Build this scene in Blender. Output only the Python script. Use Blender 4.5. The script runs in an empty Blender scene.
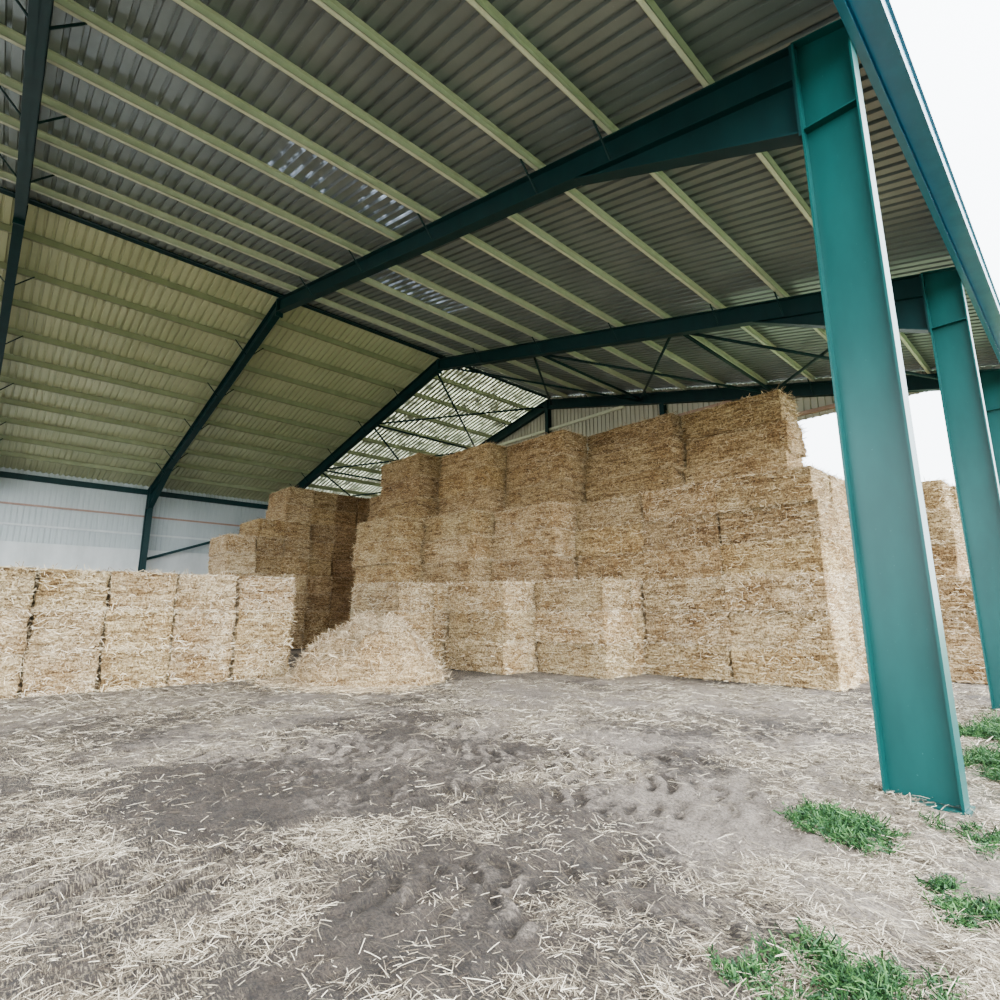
import bpy, bmesh, math, random
import numpy as np
from mathutils import Vector, noise as mnoise
random.seed(7); rng=np.random.default_rng(11)
C=bpy.context.scene.collection

# ---------------------------------------------------------------- helpers
def mesh_data(name,verts,faces,mats,midx=None,smooth=False):
    me=bpy.data.meshes.new(name); me.from_pydata([tuple(v) for v in verts],[],[tuple(f) for f in faces])
    for m in mats: me.materials.append(m)
    if midx is not None: me.polygons.foreach_set('material_index',midx)
    if smooth: me.polygons.foreach_set('use_smooth',[True]*len(me.polygons))
    me.update(); return me
def add(name,me,label=None,cat=None,group=None,kind=None,parent=None,loc=(0,0,0)):
    o=bpy.data.objects.new(name,me); C.objects.link(o); o.location=loc
    if label: o["label"]=label
    if cat: o["category"]=cat
    if group: o["group"]=group
    if kind: o["kind"]=kind
    if parent: o.parent=parent
    return o
class Geo:
    def __init__(s): s.v=[];s.f=[]
    def box(s,x0,x1,y0,y1,z0,z1):
        b=len(s.v); s.v+=[(x0,y0,z0),(x1,y0,z0),(x1,y1,z0),(x0,y1,z0),(x0,y0,z1),(x1,y0,z1),(x1,y1,z1),(x0,y1,z1)]
        s.f+=[tuple(b+i for i in q) for q in((3,2,1,0),(4,5,6,7),(0,1,5,4),(1,2,6,5),(2,3,7,6),(3,0,4,7))]
    def prism_xz(s,poly,y0,y1):   # polygon in XZ extruded along Y
        b=len(s.v);n=len(poly)
        s.v+=[(p[0],y0,p[1]) for p in poly]+[(p[0],y1,p[1]) for p in poly]
        s.f.append(tuple(b+i for i in range(n))); s.f.append(tuple(b+n+i for i in reversed(range(n))))
        for i in range(n):
            j=(i+1)%n; s.f.append((b+i,b+n+i,b+n+j,b+j))
    def cyl(s,p0,p1,r,n=10):
        p0=Vector(p0);p1=Vector(p1);d=(p1-p0).normalized();u=d.orthogonal().normalized();w=d.cross(u)
        b=len(s.v)
        for p in(p0,p1):
            for i in range(n):
                a=2*math.pi*i/n; s.v.append(tuple(p+u*math.cos(a)*r+w*math.sin(a)*r))
        for i in range(n):
            j=(i+1)%n; s.f.append((b+i,b+j,b+n+j,b+n+i))
        s.f.append(tuple(b+i for i in reversed(range(n))));s.f.append(tuple(b+n+i for i in range(n)))
    def mesh(s,name,mat,smooth=False):
        me=mesh_data(name,s.v,s.f,[mat],smooth=smooth)
        bm=bmesh.new();bm.from_mesh(me);bmesh.ops.recalc_face_normals(bm,faces=bm.faces);bm.to_mesh(me);bm.free(); return me

tab=rng.random((256,256))
def vn(x,y,s=0):
    x=np.asarray(x,float)+s*17.3;y=np.asarray(y,float)+s*7.7
    xi=np.floor(x).astype(int);yi=np.floor(y).astype(int);fx=x-xi;fy=y-yi
    fx=fx*fx*(3-2*fx);fy=fy*fy*(3-2*fy)
    a=tab[xi%256,yi%256];b=tab[(xi+1)%256,yi%256];c=tab[xi%256,(yi+1)%256];d=tab[(xi+1)%256,(yi+1)%256]
    return (a*(1-fx)+b*fx)*(1-fy)+(c*(1-fx)+d*fx)*fy
def fbm(x,y,o=4,s=0):
    r=0;a=.5;t=0
    for i in range(o):
        r=r+a*vn(x*2**i,y*2**i,s+i);t+=a;a*=.5
    return r/t

# ---------------------------------------------------------------- materials
def newmat(n):
    m=bpy.data.materials.new(n);m.use_nodes=True;nt=m.node_tree;b=nt.nodes['Principled BSDF'];return m,nt,b
def N(nt,t,**k):
    n=nt.nodes.new(t)
    for a,v in k.items(): setattr(n,a,v)
    return n
def ramp(nt,stops):
    r=N(nt,'ShaderNodeValToRGB');e=r.color_ramp.elements
    while len(e)<len(stops): e.new(.5)
    for i,(p,c) in enumerate(stops): e[i].position=p;e[i].color=(*c,1)
    return r
def noise_n(nt,scale,detail=4,vec=None,rough=.6):
    n=N(nt,'ShaderNodeTexNoise');n.inputs['Scale'].default_value=scale;n.inputs['Detail'].default_value=detail;n.inputs['Roughness'].default_value=rough
    if vec: nt.links.new(vec,n.inputs['Vector'])
    return n
def mapping(nt,src,scale,rot=(0,0,0)):
    m=N(nt,'ShaderNodeMapping');m.inputs['Scale'].default_value=scale;m.inputs['Rotation'].default_value=rot
    nt.links.new(src,m.inputs['Vector']);return m.outputs[0]
def bump(nt,b,src,st,dist):
    u=N(nt,'ShaderNodeBump');u.inputs['Strength'].default_value=st;u.inputs['Distance'].default_value=dist
    nt.links.new(src,u.inputs['Height']);nt.links.new(u.outputs[0],b.inputs['Normal'])
def mth(nt,op,a,b=None):
    n=N(nt,'ShaderNodeMath',operation=op)
    for i,v in enumerate((a,b)):
        if v is None: continue
        if isinstance(v,(int,float)): n.inputs[i].default_value=v
        else: nt.links.new(v,n.inputs[i])
    return n.outputs[0]
def mix(nt,fac,a,b,mode='MIX'):
    m=N(nt,'ShaderNodeMix',data_type='RGBA',blend_type=mode)
    for v,i in((fac,0),(a,6),(b,7)):
        if isinstance(v,(int,float)): m.inputs[i].default_value=v
        elif isinstance(v,tuple): m.inputs[i].default_value=(*v,1)
        else: nt.links.new(v,m.inputs[i])
    return m.outputs[2]
def painted(name,c1,c2,rough=.42,metal=0.0,scale=3,spec=.4):
    m,nt,b=newmat(name);tc=N(nt,'ShaderNodeTexCoord')
    n=noise_n(nt,scale,5,mapping(nt,tc.outputs['Object'],(1,1,.35)))
    r=ramp(nt,[(.3,c1),(.7,c2)]);nt.links.new(n.outputs[0],r.inputs[0])
    sp=noise_n(nt,38,2,tc.outputs['Object']);sr=ramp(nt,[(.75,(0,0,0)),(.78,(1,1,1))]);nt.links.new(sp.outputs[0],sr.inputs[0])
    nt.links.new(mix(nt,sr.outputs[0],r.outputs[0],tuple(min(1,x*1.5+.03) for x in c2)),b.inputs['Base Color'])
    b.inputs['Roughness'].default_value=rough;b.inputs['Metallic'].default_value=metal;b.inputs['Specular IOR Level'].default_value=spec
    bump(nt,b,n.outputs[0],.05,.02);return m
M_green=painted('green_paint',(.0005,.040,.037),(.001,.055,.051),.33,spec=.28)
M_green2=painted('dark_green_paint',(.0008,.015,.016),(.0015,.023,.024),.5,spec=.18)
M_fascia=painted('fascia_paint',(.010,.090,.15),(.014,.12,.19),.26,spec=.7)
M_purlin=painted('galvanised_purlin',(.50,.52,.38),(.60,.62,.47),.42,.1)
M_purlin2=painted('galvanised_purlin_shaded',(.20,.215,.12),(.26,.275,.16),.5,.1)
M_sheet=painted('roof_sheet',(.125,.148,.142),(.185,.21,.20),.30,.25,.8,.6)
M_sheet_lit=painted('roof_sheet_lit',(.38,.40,.235),(.48,.495,.31),.38,.15,.8,.5)  # stronger light on the far slope painted in as a paler, yellower sheet
M_wallc=painted('wall_cladding',(.30,.33,.33),(.40,.43,.43),.45,0,.6)
M_gable=painted('gable_cladding',(.34,.32,.25),(.42,.40,.32),.55,0,.6)
M_conc=painted('concrete_panel',(.40,.41,.40),(.54,.55,.54),.9,0,1.2)
M_rust=painted('primer_rail',(.25,.15,.11),(.32,.20,.15),.7)
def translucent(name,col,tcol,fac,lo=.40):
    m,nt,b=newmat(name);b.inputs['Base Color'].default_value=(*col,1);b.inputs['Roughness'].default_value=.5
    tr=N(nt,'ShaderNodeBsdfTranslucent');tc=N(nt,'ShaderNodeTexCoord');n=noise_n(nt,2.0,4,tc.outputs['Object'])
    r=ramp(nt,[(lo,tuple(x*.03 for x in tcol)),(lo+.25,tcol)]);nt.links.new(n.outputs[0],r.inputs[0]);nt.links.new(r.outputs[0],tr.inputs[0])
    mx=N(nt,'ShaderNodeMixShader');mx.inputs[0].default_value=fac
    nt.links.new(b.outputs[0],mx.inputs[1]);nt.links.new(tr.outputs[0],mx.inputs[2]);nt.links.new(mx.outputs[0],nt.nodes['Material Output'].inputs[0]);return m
M_glint=translucent('roof_glint',(.15,.175,.175),(.50,.56,.66),.10,.47)  # roof glints put in as pale translucent patches on the near slope's ribs
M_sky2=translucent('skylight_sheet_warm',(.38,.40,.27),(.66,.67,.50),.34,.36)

# straw bale body
m,nt,b=newmat('bale_straw');tc=N(nt,'ShaderNodeTexCoord');oi=N(nt,'ShaderNodeObjectInfo')
off=N(nt,'ShaderNodeVectorMath',operation='ADD');nt.links.new(tc.outputs['Object'],off.inputs[0])
cm=N(nt,'ShaderNodeMath',operation='MULTIPLY');cm.inputs[1].default_value=40;nt.links.new(oi.outputs['Random'],cm.inputs[0]);nt.links.new(cm.outputs[0],off.inputs[1])
v=off.outputs[0]
n1=noise_n(nt,1,7,mapping(nt,v,(4.5,4.5,26)),.85)
n2=noise_n(nt,1,4,mapping(nt,v,(26,26,22),(.4,.3,0)),.85)
n3=noise_n(nt,1.4,3,v)
n4=noise_n(nt,1,3,mapping(nt,v,(.9,.9,9)),.6)
a=N(nt,'ShaderNodeMath',operation='ADD');nt.links.new(n1.outputs[0],a.inputs[0]);nt.links.new(n2.outputs[0],a.inputs[1])
h=N(nt,'ShaderNodeMath',operation='MULTIPLY');h.inputs[1].default_value=.5;nt.links.new(a.outputs[0],h.inputs[0])
r=ramp(nt,[(.40,(.045,.027,.013)),(.46,(.20,.135,.07)),(.52,(.44,.335,.20)),(.585,(.78,.66,.46))]);nt.links.new(h.outputs[0],r.inputs[0])
t=ramp(nt,[(.35,(.66,.57,.47)),(.65,(1.03,1.03,1.03))]);nt.links.new(n3.outputs[0],t.inputs[0])
c=mix(nt,1.0,r.outputs[0],t.outputs[0],'MULTIPLY')
t4=ramp(nt,[(.36,(.60,.54,.47)),(.52,(1.02,1.02,1.02))]);nt.links.new(n4.outputs[0],t4.inputs[0])
c=mix(nt,1.0,c,t4.outputs[0],'MULTIPLY')
t2=ramp(nt,[(0,(.82,.76,.67)),(.5,(1.03,1.01,.96)),(1,(.93,.85,.74))]);nt.links.new(oi.outputs['Random'],t2.inputs[0])
c=mix(nt,1.0,c,t2.outputs[0],'MULTIPLY')
nt.links.new(mix(nt,1.0,c,oi.outputs['Color'],'MULTIPLY'),b.inputs['Base Color']);b.inputs['Roughness'].default_value=.9;b.inputs['Specular IOR Level'].default_value=.2
bump(nt,b,h.outputs[0],1.0,.12);M_bale=m
def strawmat(name,stops,tint=False):
    m,nt,b=newmat(name);g=N(nt,'ShaderNodeNewGeometry');r=ramp(nt,stops);nt.links.new(g.outputs['Random Per Island'],r.inputs[0])
    c=r.outputs[0]
    if tint:
        oi=N(nt,'ShaderNodeObjectInfo');c=mix(nt,1.0,c,oi.outputs['Color'],'MULTIPLY')
    nt.links.new(c,b.inputs['Base Color']);b.inputs['Roughness'].default_value=.75;b.inputs['Specular IOR Level'].default_value=.25;return m
M_straw=strawmat('loose_straw',[(0,(.11,.07,.037)),(.4,(.33,.245,.145)),(1,(.70,.58,.41))],True)
M_litter=strawmat('weathered_straw',[(0,(.035,.023,.015)),(.35,(.12,.09,.06)),(.7,(.32,.26,.18)),(1,(.68,.59,.45))])
M_grass=strawmat('grass_blades',[(0,(.006,.024,.008)),(.5,(.014,.056,.012)),(1,(.05,.12,.028))])

# ground
m,nt,b=newmat('muddy_ground');tc=N(nt,'ShaderNodeTexCoord');P=tc.outputs['Object']
at=N(nt,'ShaderNodeVertexColor',layer_name='cover');sep=N(nt,'ShaderNodeSeparateColor');nt.links.new(at.outputs[0],sep.inputs[0])
g1=noise_n(nt,3,8,P,.75);g2=noise_n(nt,45,5,P,.8);g3=noise_n(nt,8,8,P,.78)
mud=ramp(nt,[(.35,(.019,.012,.008)),(.65,(.062,.043,.031))]);nt.links.new(g1.outputs[0],mud.inputs[0])
dry=ramp(nt,[(.3,(.105,.078,.060)),(.7,(.27,.22,.178))]);nt.links.new(g1.outputs[0],dry.inputs[0])
dn=mth(nt,'ADD',sep.outputs[1],mth(nt,'MULTIPLY',mth(nt,'SUBTRACT',g3.outputs[0],.5),2.4))
dr=ramp(nt,[(.30,(0,0,0)),(.68,(1,1,1))]);nt.links.new(dn,dr.inputs[0])
base=mix(nt,dr.outputs[0],mud.outputs[0],dry.outputs[0])
cr=ramp(nt,[(.38,(.34,.32,.29)),(.6,(1.3,1.3,1.3))]);nt.links.new(g2.outputs[0],cr.inputs[0]);base=mix(nt,1.0,base,cr.outputs[0],'MULTIPLY')
def streak(rot,sc):
    n=noise_n(nt,1,3,mapping(nt,P,sc,(0,0,rot)),.6);r=ramp(nt,[(.57,(0,0,0)),(.63,(1,1,1))]);nt.links.new(n.outputs[0],r.inputs[0]);return r.outputs[0]
s1=streak(.4,(16,95,1));s2=streak(1.7,(18,100,1));s3=streak(2.6,(17,90,1))
mx2=mth(nt,'MAXIMUM',mth(nt,'MAXIMUM',s1,s2),s3)
cn=mth(nt,'ADD',sep.outputs[0],mth(nt,'MULTIPLY',mth(nt,'SUBTRACT',g3.outputs[0],.5),1.8))
ccr=ramp(nt,[(.15,(.10,.10,.10)),(.85,(.8,.8,.8))]);nt.links.new(cn,ccr.inputs[0])
mf=mth(nt,'MULTIPLY',mx2,ccr.outputs[0])
base=mix(nt,mf,base,(.36,.285,.19))
base=mix(nt,sep.outputs[2],base,(.05,.11,.025))
nt.links.new(base,b.inputs['Base Color']);b.inputs['Roughness'].default_value=.72;b.inputs['Specular IOR Level'].default_value=.35
hh=mth(nt,'ADD',g2.outputs[0],g3.outputs[0])
bump(nt,b,hh,1.0,.07);M_ground=m

# ---------------------------------------------------------------- ground
def G(x,y,cx,cy,r,ry=None): 
    ry=ry or r
    return np.exp(-(((x-cx)/r)**2+((y-cy)/ry)**2))
tracks=[((-4.4,3.5),(.80,.60)),((-3.3,2.0),(.82,.57)),((-5.9,5.4),(.95,.30)),((-6.0,2.6),(.90,.43)),((-8.0,7.0),(.98,.2)),((-5.2,4.6),(.70,.71)),((-3.4,5.0),(.9,.43)),((-3.9,1.5),(.6,.8))]
def trackmask(x,y):
    m=0*x;l=0*x
    jit=(fbm(x*4,y*4,3,88)-.5)
    for (cx,cy),(dx,dy) in tracks:
        s=(x-cx)*dx+(y-cy)*dy;w=-(x-cx)*dy+(y-cy)*dx
        w=w+.12*np.sin(s*.8)+jit*.05
        e=np.clip((.29-np.abs(w))/.05,0,1)*np.clip((3.0-np.abs(s))/1.0,0,1)*np.clip(fbm(x*1.5,y*1.5,3,77)*7-2.2,0,1)
        lug=np.clip(np.sin((s+jit*.10)*2*np.pi/.21+np.abs(w)*11)*2.4,-1,1)*np.clip(.75+jit*3,.3,1)
        l=np.where(e>m,e*lug,l);m=np.maximum(m,e)
    return m,l
def hgt(x,y):
    m,l=trackmask(x,y)
    near=np.exp(-((x+4)**2+(y-4)**2)/80)
    n=fbm(x*.5,y*.5,3,3)*.10+((fbm(x*3.3,y*3.3,4,5)-.5)*.12+(fbm(x*10,y*10,3,8)-.5)*.07)*near*(1-.3*m)
    return n-.06+l*.025-m*.02
def cover(x,y):
    n=fbm(x*.9,y*.9,6,9)
    c=.38+ (n-.5)*2.8
    c+= .65*G(x,y,-4.1,.9,.9,.6)+1.2*G(x,y,-.9,3.5,1.2,1.6)+.6*G(x,y,-1.2,1.8,.9,1.2)+.8*G(x,y,-1.2,6.2,.8,1.3)+.3*G(x,y,-7,9,5,3)+.3*G(x,y,-12,5,2.5,3)
    c-= .7*G(x,y,-2.6,1.8,1.0,.7)+.5*G(x,y,-4.3,3.2,1.7,.9)+.8*G(x,y,-2.3,4.7,.8,.7)+.3*G(x,y,-6.5,4.5,2,1)+.5*G(x,y,-5.4,1.5,1.3,.8)
    return np.clip(c,0,1)
def dry_and_shade(x,y):
    n=fbm(x*.7,y*.7,6,21)
    c=.50+(n-.5)*2.6
    c+= .75*G(x,y,-2.2,5.0,1.3,1.0)+.35*G(x,y,-8,9,5,3)+.3*G(x,y,-.8,4,1.2,2)+.3*G(x,y,-7.5,2.8,1.5,1)+.3*G(x,y,-2.4,1.5,.7,.5)
    c-= .65*G(x,y,-4.3,3.2,2.0,.8)+.15*G(x,y,-2.6,1.7,1.1,.9)+.8*G(x,y,-4.6,1.3,1.8,.9)+.4*G(x,y,-4.9,6,1.6,.6)+.3*G(x,y,-7,4.5,2,1)
    m,l=trackmask(x,y)
    return np.clip(c*(1-.4*m)+.4*m*.42-.6*np.clip(-l,0,1)+.25*np.clip(l,0,1),0,1)  # damp in the tracks; lug recesses painted darker, crests lighter, as relief shade
xs=np.concatenate([[-200,-120,-80,-60,-48],np.arange(-40,-9,.35),np.arange(-9,1.5,.025),np.arange(1.5,8,.4),[12,20,35,60,110,200]])
ys=np.concatenate([[-200,-110,-60,-35,-20,-12],np.arange(-8,0,.4),np.arange(0,9,.025),np.arange(9,26,.25),[30,36,45,60,90,140,220]])
XX,YY=np.meshgrid(xs,ys,indexing='ij')
fade=np.clip((45-np.abs(XX+17))/15,0,1)
ZZ=hgt(XX,YY)*fade
nx,ny=XX.shape
V=np.stack([XX.ravel(),YY.ravel(),ZZ.ravel()],1)
idx=np.arange(nx*ny).reshape(nx,ny)
F=np.stack([idx[:-1,:-1].ravel(),idx[1:,:-1].ravel(),idx[1:,1:].ravel(),idx[:-1,1:].ravel()],1)
me=bpy.data.meshes.new('floor');me.vertices.add(len(V));me.vertices.foreach_set('co',V.ravel())
me.loops.add(F.size);me.loops.foreach_set('vertex_index',F.ravel());me.polygons.add(len(F));me.polygons.foreach_set('loop_start',np.arange(0,F.size,4))
me.update(calc_edges=True);me.polygons.foreach_set('use_smooth',[True]*len(F))
ca=me.color_attributes.new('cover','FLOAT_COLOR','POINT')
green=np.clip((XX-.2)/1.5,0,1)*.75+np.clip((YY-21)/2,0,1)*.8;green=np.clip(green*(.4+fbm(XX*1.5,YY*1.5,3,30)),0,.9)
green=np.maximum(green,np.clip(G(XX,YY,-1.0,10.2,.5,2.5)*.8,0,1))
col=np.stack([cover(XX,YY).ravel(),dry_and_shade(XX,YY).ravel(),green.ravel(),np.ones(nx*ny)],1)
ca.data.foreach_set('color',col.ravel().astype(np.float32));me.materials.append(M_ground)
add('floor',me,"muddy earth yard strewn with trampled straw and tyre tracks","ground",kind="structure")

# ---------------------------------------------------------------- straw blades
def blades(P0,D,L,W,sag=.15,nrm=None):
    n=len(P0);D=D/np.linalg.norm(D,axis=1,keepdims=True)
    if nrm is None: nrm=np.tile([0,0,1.],(n,1))+rng.normal(0,.5,(n,3))
    S=np.cross(D,nrm);S/=np.linalg.norm(S,axis=1,keepdims=True)+1e-9
    L=L[:,None];W=W[:,None]
    mid=P0+D*L*.5+nrm*L*sag*.3;end=P0+D*L
    v=np.stack([P0-S*W/2,P0+S*W/2,mid-S*W/2,mid+S*W/2,end-S*W/2,end+S*W/2],1).reshape(-1,3)
    b=(np.arange(n)*6)[:,None];f=np.concatenate([b+np.array([[0,1,3,2]]),b+np.array([[2,3,5,4]])],0)
    return v,f
def blades_mesh(name,v,f,mat):
    me=bpy.data.meshes.new(name);me.vertices.add(len(v));me.vertices.foreach_set('co',v.ravel())
    me.loops.add(f.size);me.loops.foreach_set('vertex_index',f.ravel());me.polygons.add(len(f));me.polygons.foreach_set('loop_start',np.arange(0,f.size,4))
    me.update(calc_edges=True);me.materials.append(mat);return me
yaw=math.radians(47);Fv=np.array([-math.sin(yaw),math.cos(yaw)]);Rv=np.array([math.cos(yaw),math.sin(yaw)])
n=560000
d=2.2*np.exp(rng.random(n)*math.log(14/2.2));a=rng.uniform(-.98,.98,n)
px=d*Fv[0]+d*a*Rv[0]*1.05;py=d*Fv[1]+d*a*Rv[1]*1.05
clump=fbm(px*3.5,py*3.5,4,40);tm,_=trackmask(px,py)
keep=(rng.random(n)<np.clip((cover(px,py)+.10)**1.2*np.clip((clump-.38)*5,.07,1)*(1-.45*tm),0,1))&(px>-16)&(px<1.5)&(py>-3)
keep&=~((py>13.2)&(px<-3.9));keep&=((px+12.7)**2+(py-7.3)**2)>3.6
keep&=~((px<-14.2)&(py<6.2))
px,py,d=px[keep],py[keep],d[keep];n=len(px)
th=rng.uniform(0,2*np.pi,n);D=np.stack([np.cos(th),np.sin(th),rng.normal(.02,.15,n)],1)
sc=np.clip(d/5,.75,2.0)
L=(.02+.15*rng.random(n)**2.3)*np.sqrt(sc);W=rng.uniform(.0018,.0046,n)*sc
v,f=blades(np.stack([px,py,hgt(px,py)+.004+rng.random(n)*.016],1),D,L,W,.1)
add('straw_litter',blades_mesh('straw_litter',v,f,M_litter),"weathered loose straw scattered over the muddy ground","straw",kind="stuff")

# ---------------------------------------------------------------- grass
def tuft(cx,cy,r,ry,n,h,label):
    k=max(8,int(n/60));tt=rng.uniform(0,2*np.pi,k);r_=rng.random(k)**.75
    wob=.5+1.0*vn(np.cos(tt)*1.8+cx*3,np.sin(tt)*1.8+cy*5)
    sx=np.cos(tt)*r_*r*wob;sy=np.sin(tt)*r_*ry*wob;sr=rng.uniform(.012,.06,k)*(.5+r)
    pick=rng.integers(0,k,n)
    x=sx[pick]+rng.normal(0,1,n)*sr[pick];y=sy[pick]+rng.normal(0,1,n)*sr[pick]
    z=hgt(cx+x,cy+y)+rng.random(n)*h*.25
    D=np.stack([rng.normal(0,.9,n),rng.normal(0,.9,n),rng.uniform(.2,1.1,n)],1)
    L=rng.uniform(.12,.7,n)*h*rng.uniform(.4,1.3,k)[pick]
    v,f=blades(np.stack([x,y,z-.005],1),D,L,rng.uniform(.002,.009,n),.9,rng.normal(0,1,(n,3)))
    add('grass_tuft',blades_mesh('grass_tuft',v,f,M_grass),label,"grass",group="green grass tufts by the posts",loc=(cx,cy,0))
tuft(-1.60,5.08,.38,.30,5600,.14,"low green grass tuft at the foot of the steel post")
tuft(-.96,3.04,.50,.32,6200,.13,"wide patch of green weeds in the straw")
tuft(-.74,4.28,.30,.28,2600,.11,"small green grass patch between straw litter")
tuft(-1.5,2.85,.09,.09,200,.06,"sparse little grass sprouts in the mud")
tuft(-.75,5.6,.38,.4,1800,.12,"small green grass patch beside the steel post")
tuft(-1.0,8.3,.5,.9,7000,.2,"green grass growing between two steel posts")
tuft(-1.0,10.3,.55,1.1,9000,.28,"thick green grass growing between two steel posts")
tuft(-.6,12.3,.5,.9,5500,.25,"green grass at the foot of the farther steel post")

# ---------------------------------------------------------------- steel frames
XC=-17.56;SL=.2346
def zr(x): return 11.87-SL*abs(x-XC)
def mir(g):
    g.v=[(2*XC-p[0],p[1],p[2]) for p in g.v];return g
XI,XO=-1.63,-1.06;TF=.022
frames=[-7.0,-.35,6.3,12.95,19.6]
def rafter(Y,dep,haunch):
    g=Geo();c=math.sqrt(1+SL*SL);dv=dep*c
    x0,x1=XI,XC
    g.prism_xz([(x0,zr(x0)),(x1,zr(x1)),(x1,zr(x1)-dv),(x0,zr(x0)-dv)],Y-.007,Y+.007)
    g.prism_xz([(x0,zr(x0)),(x1,zr(x1)),(x1,zr(x1)-TF),(x0,zr(x0)-TF)],Y-.11,Y+.11)
    g.prism_xz([(x0,zr(x0)-dv),(x1,zr(x1)-dv),(x1,zr(x1)-dv+TF),(x0,zr(x0)-dv+TF)],Y-.11,Y+.11)
    g.prism_xz([(x1,zr(x1)),(x1+.03,zr(x1)-.004),(x1+.03,zr(x1)-dv-.14),(x1,zr(x1)-dv-.14)],Y-.12,Y+.12)
    return g
def haunch_g(Y,dep):
    g=Geo();c=math.sqrt(1+SL*SL);dv=dep*c
    xa,xb=XI,-4.9;za=zr(xa)-dv;zb=zr(xb)-dv;zl=6.95
    g.prism_xz([(xa,za),(xb,zb),(xa,zl)],Y-.007,Y+.007)
    g.prism_xz([(xa,zl),(xb,zb),(xb,zb-TF),(xa,zl-TF*1.2)],Y-.11,Y+.11)
    g.prism_xz([(xa,zr(xa)),(xa-.03,zr(xa)),(xa-.03,zl-.06),(xa,zl-.06)],Y-.12,Y+.12)
    return g
def column_g(Y):
    g=Geo();zi=zr(XI);zo=zr(XO)
    g.box(XI,XI+TF,Y-.12,Y+.12,0,zi-.01);g.box(XO-TF,XO,Y-.12,Y+.12,0,zo)
    g.prism_xz([(XI+TF,0),(XO-TF,0),(XO-TF,zo),(XI+TF,zi)],Y-.008,Y+.008)
    for z in(6.95,): g.box(XI+TF,XO-TF,Y-.11,Y+.11,z,z+.016)
    g.prism_xz([(XI,zi),(XO,zo),(XO,zo+.015),(XI,zi+.015)],Y-.12,Y+.12)
    return g
def base_g(Y):
    g=Geo();g.box(XI-.03,XO+.03,Y-.14,Y+.14,-.08,-.005);return g
purl=[-2.7-1.52*k for k in range(10)]
for fi,Y in enumerate(frames):
    e=add('steel_portal_frame',None,"dark green painted steel portal frame with tapered knee haunches","steel frame",group="portal frames of the barn")
    e.location=(XC,Y,0)
    if fi==4: e["label"]="dark green steel end frame with posts behind the bale stack"
    def part(name,g,mat,lab=None):
        g.v=[(p[0]-XC,p[1]-Y,p[2]) for p in g.v]
        return add(name,g.mesh(name,mat),lab,parent=e)
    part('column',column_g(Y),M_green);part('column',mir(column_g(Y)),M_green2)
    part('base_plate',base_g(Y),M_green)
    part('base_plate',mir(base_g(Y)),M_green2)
    dep=.46
    part('rafter',rafter(Y,dep,1),M_green2);part('rafter',mir(rafter(Y,dep,1)),M_green2)
    if fi!=4:
        part('haunch',haunch_g(Y,dep),M_green2);part('haunch',mir(haunch_g(Y,dep)),M_green2)
    for k in(1,2,4,6,8):          # fly braces
        for s in(0,1):
            for sy in ((-1,) if fi==4 else (-1,1)):
                g=Geo();x=purl[k];g.cyl((x,Y+sy*.5,zr(x)+.04),(x,Y+sy*.06,zr(x)-.44),.02,6)
                if s: mir(g)
                part('fly_brace',g,M_green2)
    if fi==4:
        for x in(XC,-11.3,2*XC+11.3,2*XC+5.2):
            g=Geo();zt=zr(x)-.5
            g.box(x-.1,x+.1,Y-.13,Y-.118,0,zt);g.box(x-.1,x+.1,Y+.118,Y+.13,0,zt);g.box(x-.006,x+.006,Y-.118,Y+.118,0,zt)
            part('gable_post',g,M_green2)

# purlins
Y0,Y1=-7.4,19.75
for k,x in enumerate(purl):
    for s in(0,1):
        z=zr(x)+.005;g=Geo();h=.2
        g.prism_xz([(x,z),(x+.006,z),(x+.006,z+h),(x,z+h)],Y0,Y1)
        g.prism_xz([(x,z),(x+.075,z-.0),(x+.075,z+.006),(x,z+.006)],Y0,Y1)
        g.prism_xz([(x,z+h-.006),(x+.075,z+h-.006-SL*.075),(x+.075,z+h-SL*.075),(x,z+h)],Y0,Y1)
        g.prism_xz([(x+.069,z),(x+.075,z),(x+.075,z+.02),(x+.069,z+.02)],Y0,Y1)
        if s: mir(g)
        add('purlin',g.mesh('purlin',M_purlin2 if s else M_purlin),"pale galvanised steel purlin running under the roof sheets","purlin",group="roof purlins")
g=Geo();g.prism_xz([(XC-.13,12.02),(XC,12.05),(XC+.13,12.02),(XC+.13,12.00),(XC,12.03),(XC-.13,12.00)],Y0,Y1)
add('ridge_flashing',g.mesh('ridge_flashing',M_green2),"dark green ridge flashing closing the roof apex","flashing")
for s in(0,1):
    g=Geo();g.box(XO+.004,XO+.012,Y0,Y1,7.70,7.98);g.box(XO+.012,XO+.085,Y0,Y1,7.70,7.708);g.box(XO+.012,XO+.085,Y0,Y1,7.972,7.98)
    if s: mir(g)
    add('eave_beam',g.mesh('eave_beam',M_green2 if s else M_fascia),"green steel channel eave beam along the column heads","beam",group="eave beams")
g=Geo();xi=XO+.09;xo=-.74;zb_=7.86;zt_=8.16
g.prism_xz([(xi,zb_),(xo,zb_),(xo,zt_),(xo-.012,zt_),(xo-.012,zb_+.012),(xi+.012,zb_+.012),(xi+.012,zt_-.06),(xi,zt_-.06)],Y0,Y1)
g.prism_xz([(xo,zt_),(xo+.03,zt_),(xo+.03,zt_-.02),(xo,zt_-.02)],Y0,Y1)
add('gutter',g.mesh('gutter',M_fascia),"blue-green sheet metal box gutter along the eaves","gutter")

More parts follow.
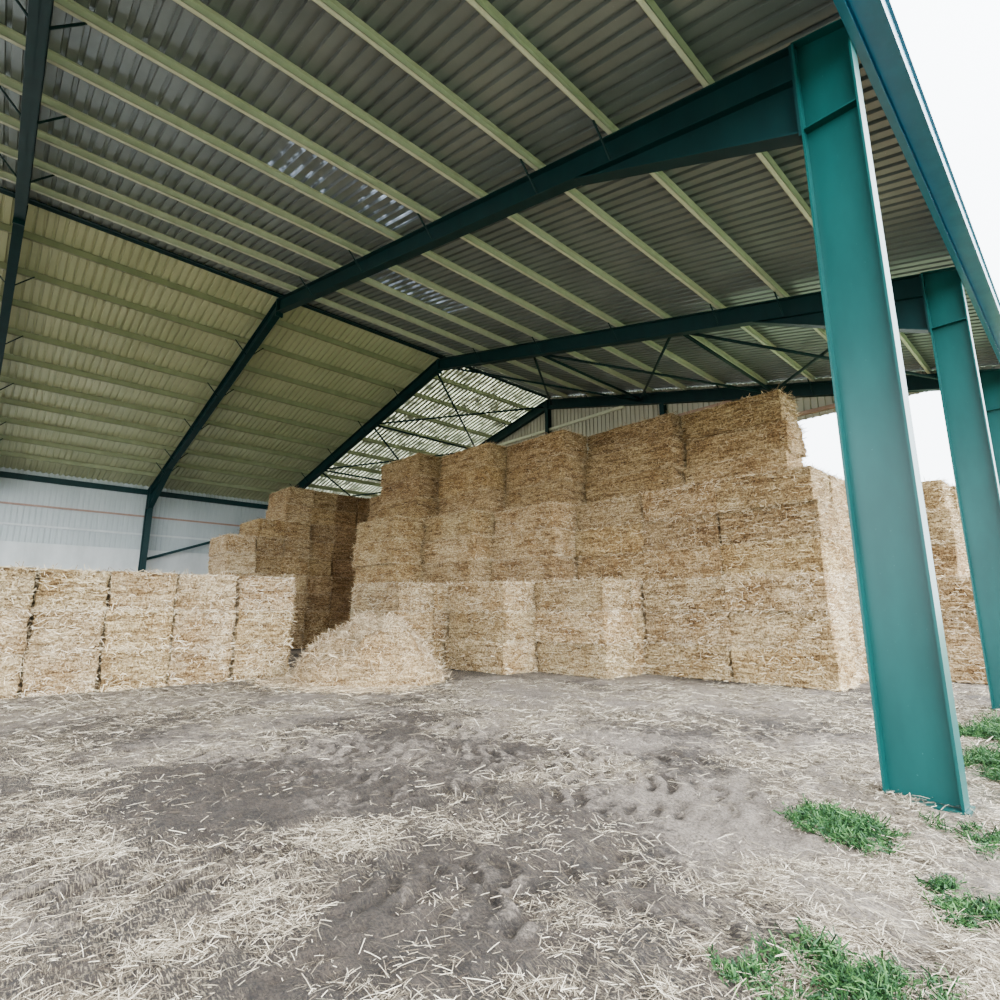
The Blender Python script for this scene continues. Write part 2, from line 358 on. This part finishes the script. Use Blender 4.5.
# corrugated roof
per=.22
prof=[(0,0),(.135,0),(.147,.05),(.208,.05),(.22,0)]
def rib_pts(a,b):
    out=[];y=a
    while y<b:
        for p,hh in prof[:4]:
            if y+p<=b: out.append((y+p,hh))
        y+=per
    out.append((b,0));return out
pts=rib_pts(-7.5,20.0)
verts=[];faces=[];mi=[]
xr=[-.88,-2.7,-5.74,-8.78,-9.55,-10.30,-11.82,-12.6,-13.34,XC]
xl=[XC,2*XC+13.34,2*XC+11.82,2*XC+8.78,2*XC+5.74,2*XC+4.2,2*XC+2.7,2*XC+.88]
for side,xx in((0,xr),(1,xl)):
    b0=len(verts)
    for (y,hh) in pts:
        for x in xx: verts.append((x,y,zr(x)+.213+hh))
    w=len(xx)
    for i in range(len(pts)-1):
        ym=(pts[i][0]+pts[i+1][0])/2
        for j in range(w-1):
            q=b0+i*w+j;faces.append((q,q+w,q+w+1,q+1))
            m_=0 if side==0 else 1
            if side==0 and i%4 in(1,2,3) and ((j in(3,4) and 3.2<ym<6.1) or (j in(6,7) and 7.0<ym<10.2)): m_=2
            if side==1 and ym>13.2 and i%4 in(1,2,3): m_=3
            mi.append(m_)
me=mesh_data('ceiling',verts,faces,[M_sheet,M_sheet_lit,M_glint,M_sky2],mi)
add('ceiling',me,"ribbed metal roof sheeting with pale translucent ribs and added glints","roof",kind="structure")

# far side wall
verts=[];faces=[];mi=[]
XW=2*XC-XO-.14
for (y,hh) in rib_pts(-7.4,19.7):
    for z in(4.75,8.24): verts.append((XW-hh*.6,y,z))
for i in range(len(verts)//2-1):
    q=i*2;faces.append((q,q+2,q+3,q+1));mi.append(0)
b0=len(verts);g=Geo();g.box(XW-.15,XW+.02,-7.4,19.7,-.2,4.8)
faces+= [tuple(b0+i for i in f) for f in g.f];verts+=g.v;mi+=[1]*len(g.f)
add('wall_left',mesh_data('wall_left',verts,faces,[M_wallc,M_conc],mi),"whitish ribbed metal side wall above a concrete panel base","wall",kind="structure")
for z,mt in((5.55,M_conc),(6.5,M_rust)):
    g=Geo();g.box(XW+.045,XW+.10,-7.3,19.4,z,z+.09)
    add('wall_rail',g.mesh('wall_rail',mt),"horizontal steel rail carrying the ribbed side wall","rail",group="side wall rails")
# gable wall
verts=[];faces=[];YG=19.76
def zb(x): return 7.95 if x>-10.5 else .0
xlist=[(-x,h) for x,h in rib_pts(1.1,34.0)]
xlist.insert(0,(-1.1,0))
for (x,hh) in xlist:
    verts.append((x,YG+hh,min(zb(x),zr(x)+.1)));verts.append((x,YG+hh,zr(x)+.2))
for i in range(len(xlist)-1):
    q=i*2;faces.append((q,q+2,q+3,q+1))
add('wall_back',mesh_data('wall_back',verts,faces,[M_gable]),"pale ribbed metal gable wall, open below near the corner","wall",kind="structure")
for z in(8.1,9.2,10.3):
    hx=(11.87-z-.55)/SL
    g=Geo();g.box(max(XC-hx,-33.9),min(XC+hx,-1.5),19.735-.1+.0,19.75,z,z+.12)
    add('gable_rail',g.mesh('gable_rail',M_rust if z<10 else M_purlin),"horizontal reddish primed steel rail on the gable wall","rail",group="gable wall rails")

# bracing
def rod(p,q,r,lab,mat=M_green2):
    g=Geo();g.cyl(p,q,r,8);add('bracing_rod',g.mesh('bracing_rod',mat,True),lab,"brace",group="steel bracing")
def rz(x): return zr(x)-.25
for (xa,xb) in((-1.9,-7.0),(-7.0,-12.3),(-12.3,-17.3)):
    for s in(0,1):
        f_=(lambda x:2*XC-x) if s else (lambda x:x)
        rod((f_(xa),12.97,rz(xa)),(f_(xb),19.55,rz(xb)),.045,"green diagonal roof bracing tube between two rafters")
        rod((f_(xb),12.97,rz(xb)-.08),(f_(xa),19.55,rz(xa)-.08),.045,"green diagonal roof bracing tube between two rafters")
for x in(-7.0,-12.3,2*XC+7,2*XC+12.3):
    rod((x,12.97,rz(x)),(x,19.5,rz(x)),.05,"green horizontal strut between two rafters")
rod((XW+.35,6.45,4.3),(XW+.35,12.8,6.7),.07,"green diagonal wall brace beside the side column")

# ---------------------------------------------------------------- bales
def bale_mesh(name,seed):
    hx,hy,hz=1.185,.592,.40;r=.03
    def axis(h,n):
        return [-h,-h+r*.45,-h+r]+[(-h+r)+(2*(h-r))*i/n for i in range(1,n)]+[h-r,h-r*.45,h]
    ax=axis(hx,36);ay=axis(hy,18);az=axis(hz,16)
    bm=bmesh.new()
    def grid(A,B,fn):
        g=[[bm.verts.new(fn(a,b)) for b in B] for a in A]
        for i in range(len(A)-1):
            for j in range(len(B)-1): bm.faces.new((g[i][j],g[i+1][j],g[i+1][j+1],g[i][j+1]))
    for s in(-1,1):
        grid(ax,ay,lambda a,b:(a,b,s*hz));grid(ax,az,lambda a,b:(a,s*hy,b));grid(ay,az,lambda a,b:(s*hx,a,b))
    bmesh.ops.remove_doubles(bm,verts=bm.verts,dist=1e-5)
    so=Vector((seed*13.1,seed*5.7,seed*3.3))
    for vt in bm.verts:
        p=vt.co.copy();q=Vector((max(-hx+r,min(hx-r,p.x)),max(-hy+r,min(hy-r,p.y)),max(-hz+r,min(hz-r,p.z))))
        dd=p-q
        if dd.length>1e-6: nrm=dd.normalized();p=q+nrm*r
        else: nrm=Vector((0,0,1))
        fl=mnoise.noise(Vector((p.x*5.5,0,0))+so)*.015
        k=mnoise.noise(p*1.6+so)*.05+mnoise.noise(p*7+so)*.024+mnoise.noise(Vector((p.x*3.5,p.y*3.5,p.z*20))+so)*.038+fl
        if abs(p.x)>hx-.03:
            for yy in(-.42,-.14,.14,.42): k-=.018*math.exp(-((p.y-yy)/.03)**2)
        if abs(nrm.z)>.7: k=k*.2
        elif abs(nrm.y)>.9: k=k*.8-.008
        else: k-=.004
        vt.co=p+nrm*k
    bmesh.ops.recalc_face_normals(bm,faces=bm.faces)
    me=bpy.data.meshes.new(name);bm.to_mesh(me);bm.free()
    bv=np.array([v.co[:] for v in me.vertices]);bf=[tuple(p.vertices) for p in me.polygons]
    n=2300;sd=rng.integers(0,6,n);P=rng.uniform(-1,1,(n,3))*[hx*.98,hy*.96,hz];nr=np.zeros((n,3))
    axd=np.where(sd<1,2,np.where(sd<4,1,0));sg=rng.choice([-1,1],n);hs=np.array([hx,hy,hz])
    e=rng.random(n)<.25;P[e,2]=np.sign(P[e,2])*hz*.97
    P[np.arange(n),axd]=sg*(hs[axd]-.014);nr[np.arange(n),axd]=sg
    D=nr*np.abs(rng.normal(0,.22,n))[:,None]+rng.normal(0,.5,(n,3))*(1-np.abs(nr))*[1.3,1.1,.5]
    v,f=blades(P,D,rng.uniform(.05,.17,n),rng.uniform(.006,.012,n),.1,nr+rng.normal(0,.2,(n,3)))
    V=np.concatenate([bv,v]);Fq=bf+[tuple(int(a)+len(bv) for a in q) for q in f]
    out=mesh_data(name,V.tolist(),Fq,[M_bale,M_straw],[0]*len(bf)+[1]*len(f));bpy.data.meshes.remove(me)
    out.polygons.foreach_set('use_smooth',[True]*len(out.polygons));return out
BM=[bale_mesh('straw_bale',s+1) for s in range(7)]
def bale(x,y,z,label,group,sx=1,sy=1,sz=1,tint=(1,1,1)):
    o=add('straw_bale',random.choice(BM),label,"straw bale",group=group,loc=(x,y,z))
    o.rotation_euler=(0,0,(math.pi if random.random()<.5 else 0)+random.uniform(-.01,.01))
    k=random.uniform(.84,1.10);o.color=(tint[0]*k,tint[1]*k,tint[2]*k*random.uniform(.92,1.02),1)
    o.scale=(sx,sy,sz);return o
HB=.805
def col(x0,x1,yf,rows,zlo,nl,tier,group,dy=1.21,jit=.06,h=HB,tint=(1,1,1)):
    for r_ in range(rows):
        for l in range(nl):
            jx=random.uniform(-.05,.05);jy=random.uniform(-jit,jit) if r_==0 else 0
            bale((x0+x1)/2+jx,yf+.6+r_*dy+jy,zlo+h*(l+.5)+.01,"golden straw bale in the %s"%tier,group,(x1-x0)/2.36,1,h/.797,tint)
GS="straw bales of the big stepped stack"
T=["bottom tier of the tall stack","middle tier of the tall stack","top tier of the tall stack"]
Z1,Z2=HB*3,HB*6
t1=(1.15,1.13,1.12);t2=(.98,.92,.84);t3=(.84,.75,.63);tb=(.74,.65,.52)  # light baked into tints: lower tier brightened, upper and recessed bales darkened
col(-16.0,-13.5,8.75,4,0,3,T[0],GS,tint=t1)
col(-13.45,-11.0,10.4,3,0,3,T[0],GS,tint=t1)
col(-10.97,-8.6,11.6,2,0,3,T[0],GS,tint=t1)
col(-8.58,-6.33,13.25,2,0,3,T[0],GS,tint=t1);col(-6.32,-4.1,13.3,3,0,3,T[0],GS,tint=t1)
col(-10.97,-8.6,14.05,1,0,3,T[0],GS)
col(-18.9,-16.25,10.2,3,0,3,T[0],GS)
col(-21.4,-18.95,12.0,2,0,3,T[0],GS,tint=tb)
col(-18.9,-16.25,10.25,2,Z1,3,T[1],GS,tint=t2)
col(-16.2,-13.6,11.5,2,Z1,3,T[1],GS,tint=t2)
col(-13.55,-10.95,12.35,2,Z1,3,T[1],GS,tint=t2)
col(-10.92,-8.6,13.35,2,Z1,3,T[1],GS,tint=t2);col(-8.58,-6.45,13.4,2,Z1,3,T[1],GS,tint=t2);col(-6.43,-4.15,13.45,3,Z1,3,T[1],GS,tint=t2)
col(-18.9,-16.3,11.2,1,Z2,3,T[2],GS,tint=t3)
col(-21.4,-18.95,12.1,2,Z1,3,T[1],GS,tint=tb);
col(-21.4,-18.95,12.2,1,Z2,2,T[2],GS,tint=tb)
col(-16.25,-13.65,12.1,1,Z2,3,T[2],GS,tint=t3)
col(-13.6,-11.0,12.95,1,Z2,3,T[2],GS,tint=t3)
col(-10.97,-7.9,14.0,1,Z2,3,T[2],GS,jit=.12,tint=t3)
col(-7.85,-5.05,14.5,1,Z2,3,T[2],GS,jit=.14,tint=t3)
col(-4.5,-1.98,17.0,2,0,3,"stack beside the barn's open end","straw bales stacked by the open side",tint=t1)
col(-4.9,-2.4,17.2,2,Z1,3,"stack beside the barn's open end","straw bales stacked by the open side",tint=t2)
GB="straw bales stacked near the side wall"
for y,nl,tt in((7.65,6,t1),(8.85,7,t2),(10.05,9,t2),(11.25,9,t3),(12.45,9,(.58,.46,.34)),(13.65,9,(.50,.40,.29)),(14.85,9,(.45,.36,.27))):  # shade of the big stack painted into the tints of the farther columns
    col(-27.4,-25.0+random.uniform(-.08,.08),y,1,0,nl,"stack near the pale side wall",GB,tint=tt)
GL="straw bales of the low row"
for i_,(ya,yb) in enumerate(((-1.55,-.33),(-.29,.92),(.95,2.13),(2.17,3.39),(3.43,4.73),(4.78,6.12))):
    off=(-.05,.06,-.03,.05,-.04,.04)[i_]
    for l in range(3):
        bale(-15.55+off+random.uniform(-.012,.012),(ya+yb)/2,.815*(l+.5)+.005,"pale straw bale, cut end showing, in the low row",GL,1,(yb-ya)/1.185,.815/.79,(1.20,1.20,1.22))

# loose straw pile
nr,na=48,130;verts=[];cx,cy=-12.75,7.3
for i in range(nr+1):
    for j in range(na):
        t=2*math.pi*j/na;rr=i/nr;R=2.15*(.84+.32*float(vn(math.cos(t)*1.8+5,math.sin(t)*1.8+5)))
        x=cx+math.cos(t)*rr*R;y=cy+math.sin(t)*rr*R*.85
        hh=1.16*max(0,1-rr**2.8)**.9+.10*max(0,1-rr*3)
        ed=(1-rr**4)
        hh+=((float(fbm(x*1.3,y*1.3,2,63))-.45)*.9+(float(fbm(x*4,y*4,3,60))-.5)*.55)*ed
        if x<-13.45: y=min(y,8.65)
        if x<-14.2: y=max(y,6.2)
        verts.append((x-cx,y-cy,max(hh,.03*ed)-.03))
faces=[(i*na+j,(i+1)*na+j,(i+1)*na+(j+1)%na,i*na+(j+1)%na) for i in range(nr) for j in range(na)]
bv=np.array(verts);n=20000;pk=rng.integers(na*3,len(bv),n);P=bv[pk]+rng.normal(0,.06,(n,3))*[1,1,.3]
D=rng.normal(0,1,(n,3))*[1,1,.45]+[0,0,.0]
v,f=blades(P,D,rng.uniform(.06,.26,n),rng.uniform(.006,.012,n),.3)
ns=4200;tt=rng.uniform(0,2*np.pi,ns);rs=1.95+np.abs(rng.normal(0,.5,ns))
P2=np.stack([np.cos(tt)*rs,-np.abs(np.sin(tt))*rs*.85,np.full(ns,.03)],1)
P2=P2[~((P2[:,0]+cx<-14.1)&(P2[:,1]+cy<6.25))];ns=len(P2);tt2=rng.uniform(0,6.28,ns)
v2,f2=blades(P2,np.stack([np.cos(tt2),np.sin(tt2),rng.normal(.05,.1,ns)],1),rng.uniform(.06,.22,ns),rng.uniform(.006,.011,ns),.2)
f2=f2+len(v);v=np.concatenate([v,v2]);f=np.concatenate([f,f2])
V=np.concatenate([bv,v]);me=mesh_data('loose_straw_pile',V.tolist(),faces+[tuple(int(a)+len(bv) for a in q) for q in f],[M_bale,M_straw],[0]*len(faces)+[1]*len(f),True)
o=add('loose_straw_pile',me,"heap of loose golden straw slumped between the bale stacks","straw pile",kind="stuff",loc=(cx,cy,0));o.color=(1.14,1.10,1.05,1)

# ---------------------------------------------------------------- camera / light
cd=bpy.data.cameras.new('camera');cam=bpy.data.objects.new('camera',cd);C.objects.link(cam)
cam.location=(0,0,1.6);cam.rotation_euler=(math.radians(90+11.3),0,yaw);cd.sensor_width=36;cd.lens=20.2;cd.clip_end=1000
bpy.context.scene.camera=cam
# hazy bright sky, brightest towards the veiled sun on the open side
w=bpy.data.worlds.new('w');bpy.context.scene.world=w;w.use_nodes=True;nt=w.node_tree;bg=nt.nodes['Background']
tc=N(nt,'ShaderNodeTexCoord');dt=N(nt,'ShaderNodeVectorMath',operation='DOT_PRODUCT');nt.links.new(tc.outputs['Generated'],dt.inputs[0]);dt.inputs[1].default_value=Vector((.85,.15,.5)).normalized()[:]
p=mth(nt,'POWER',mth(nt,'MAXIMUM',dt.outputs['Value'],0.0),3.0)
st=mth(nt,'ADD',mth(nt,'MULTIPLY',p,26.0),9.5)
nt.links.new(st,bg.inputs[1]);bg.inputs[0].default_value=(.86,.94,1,1)
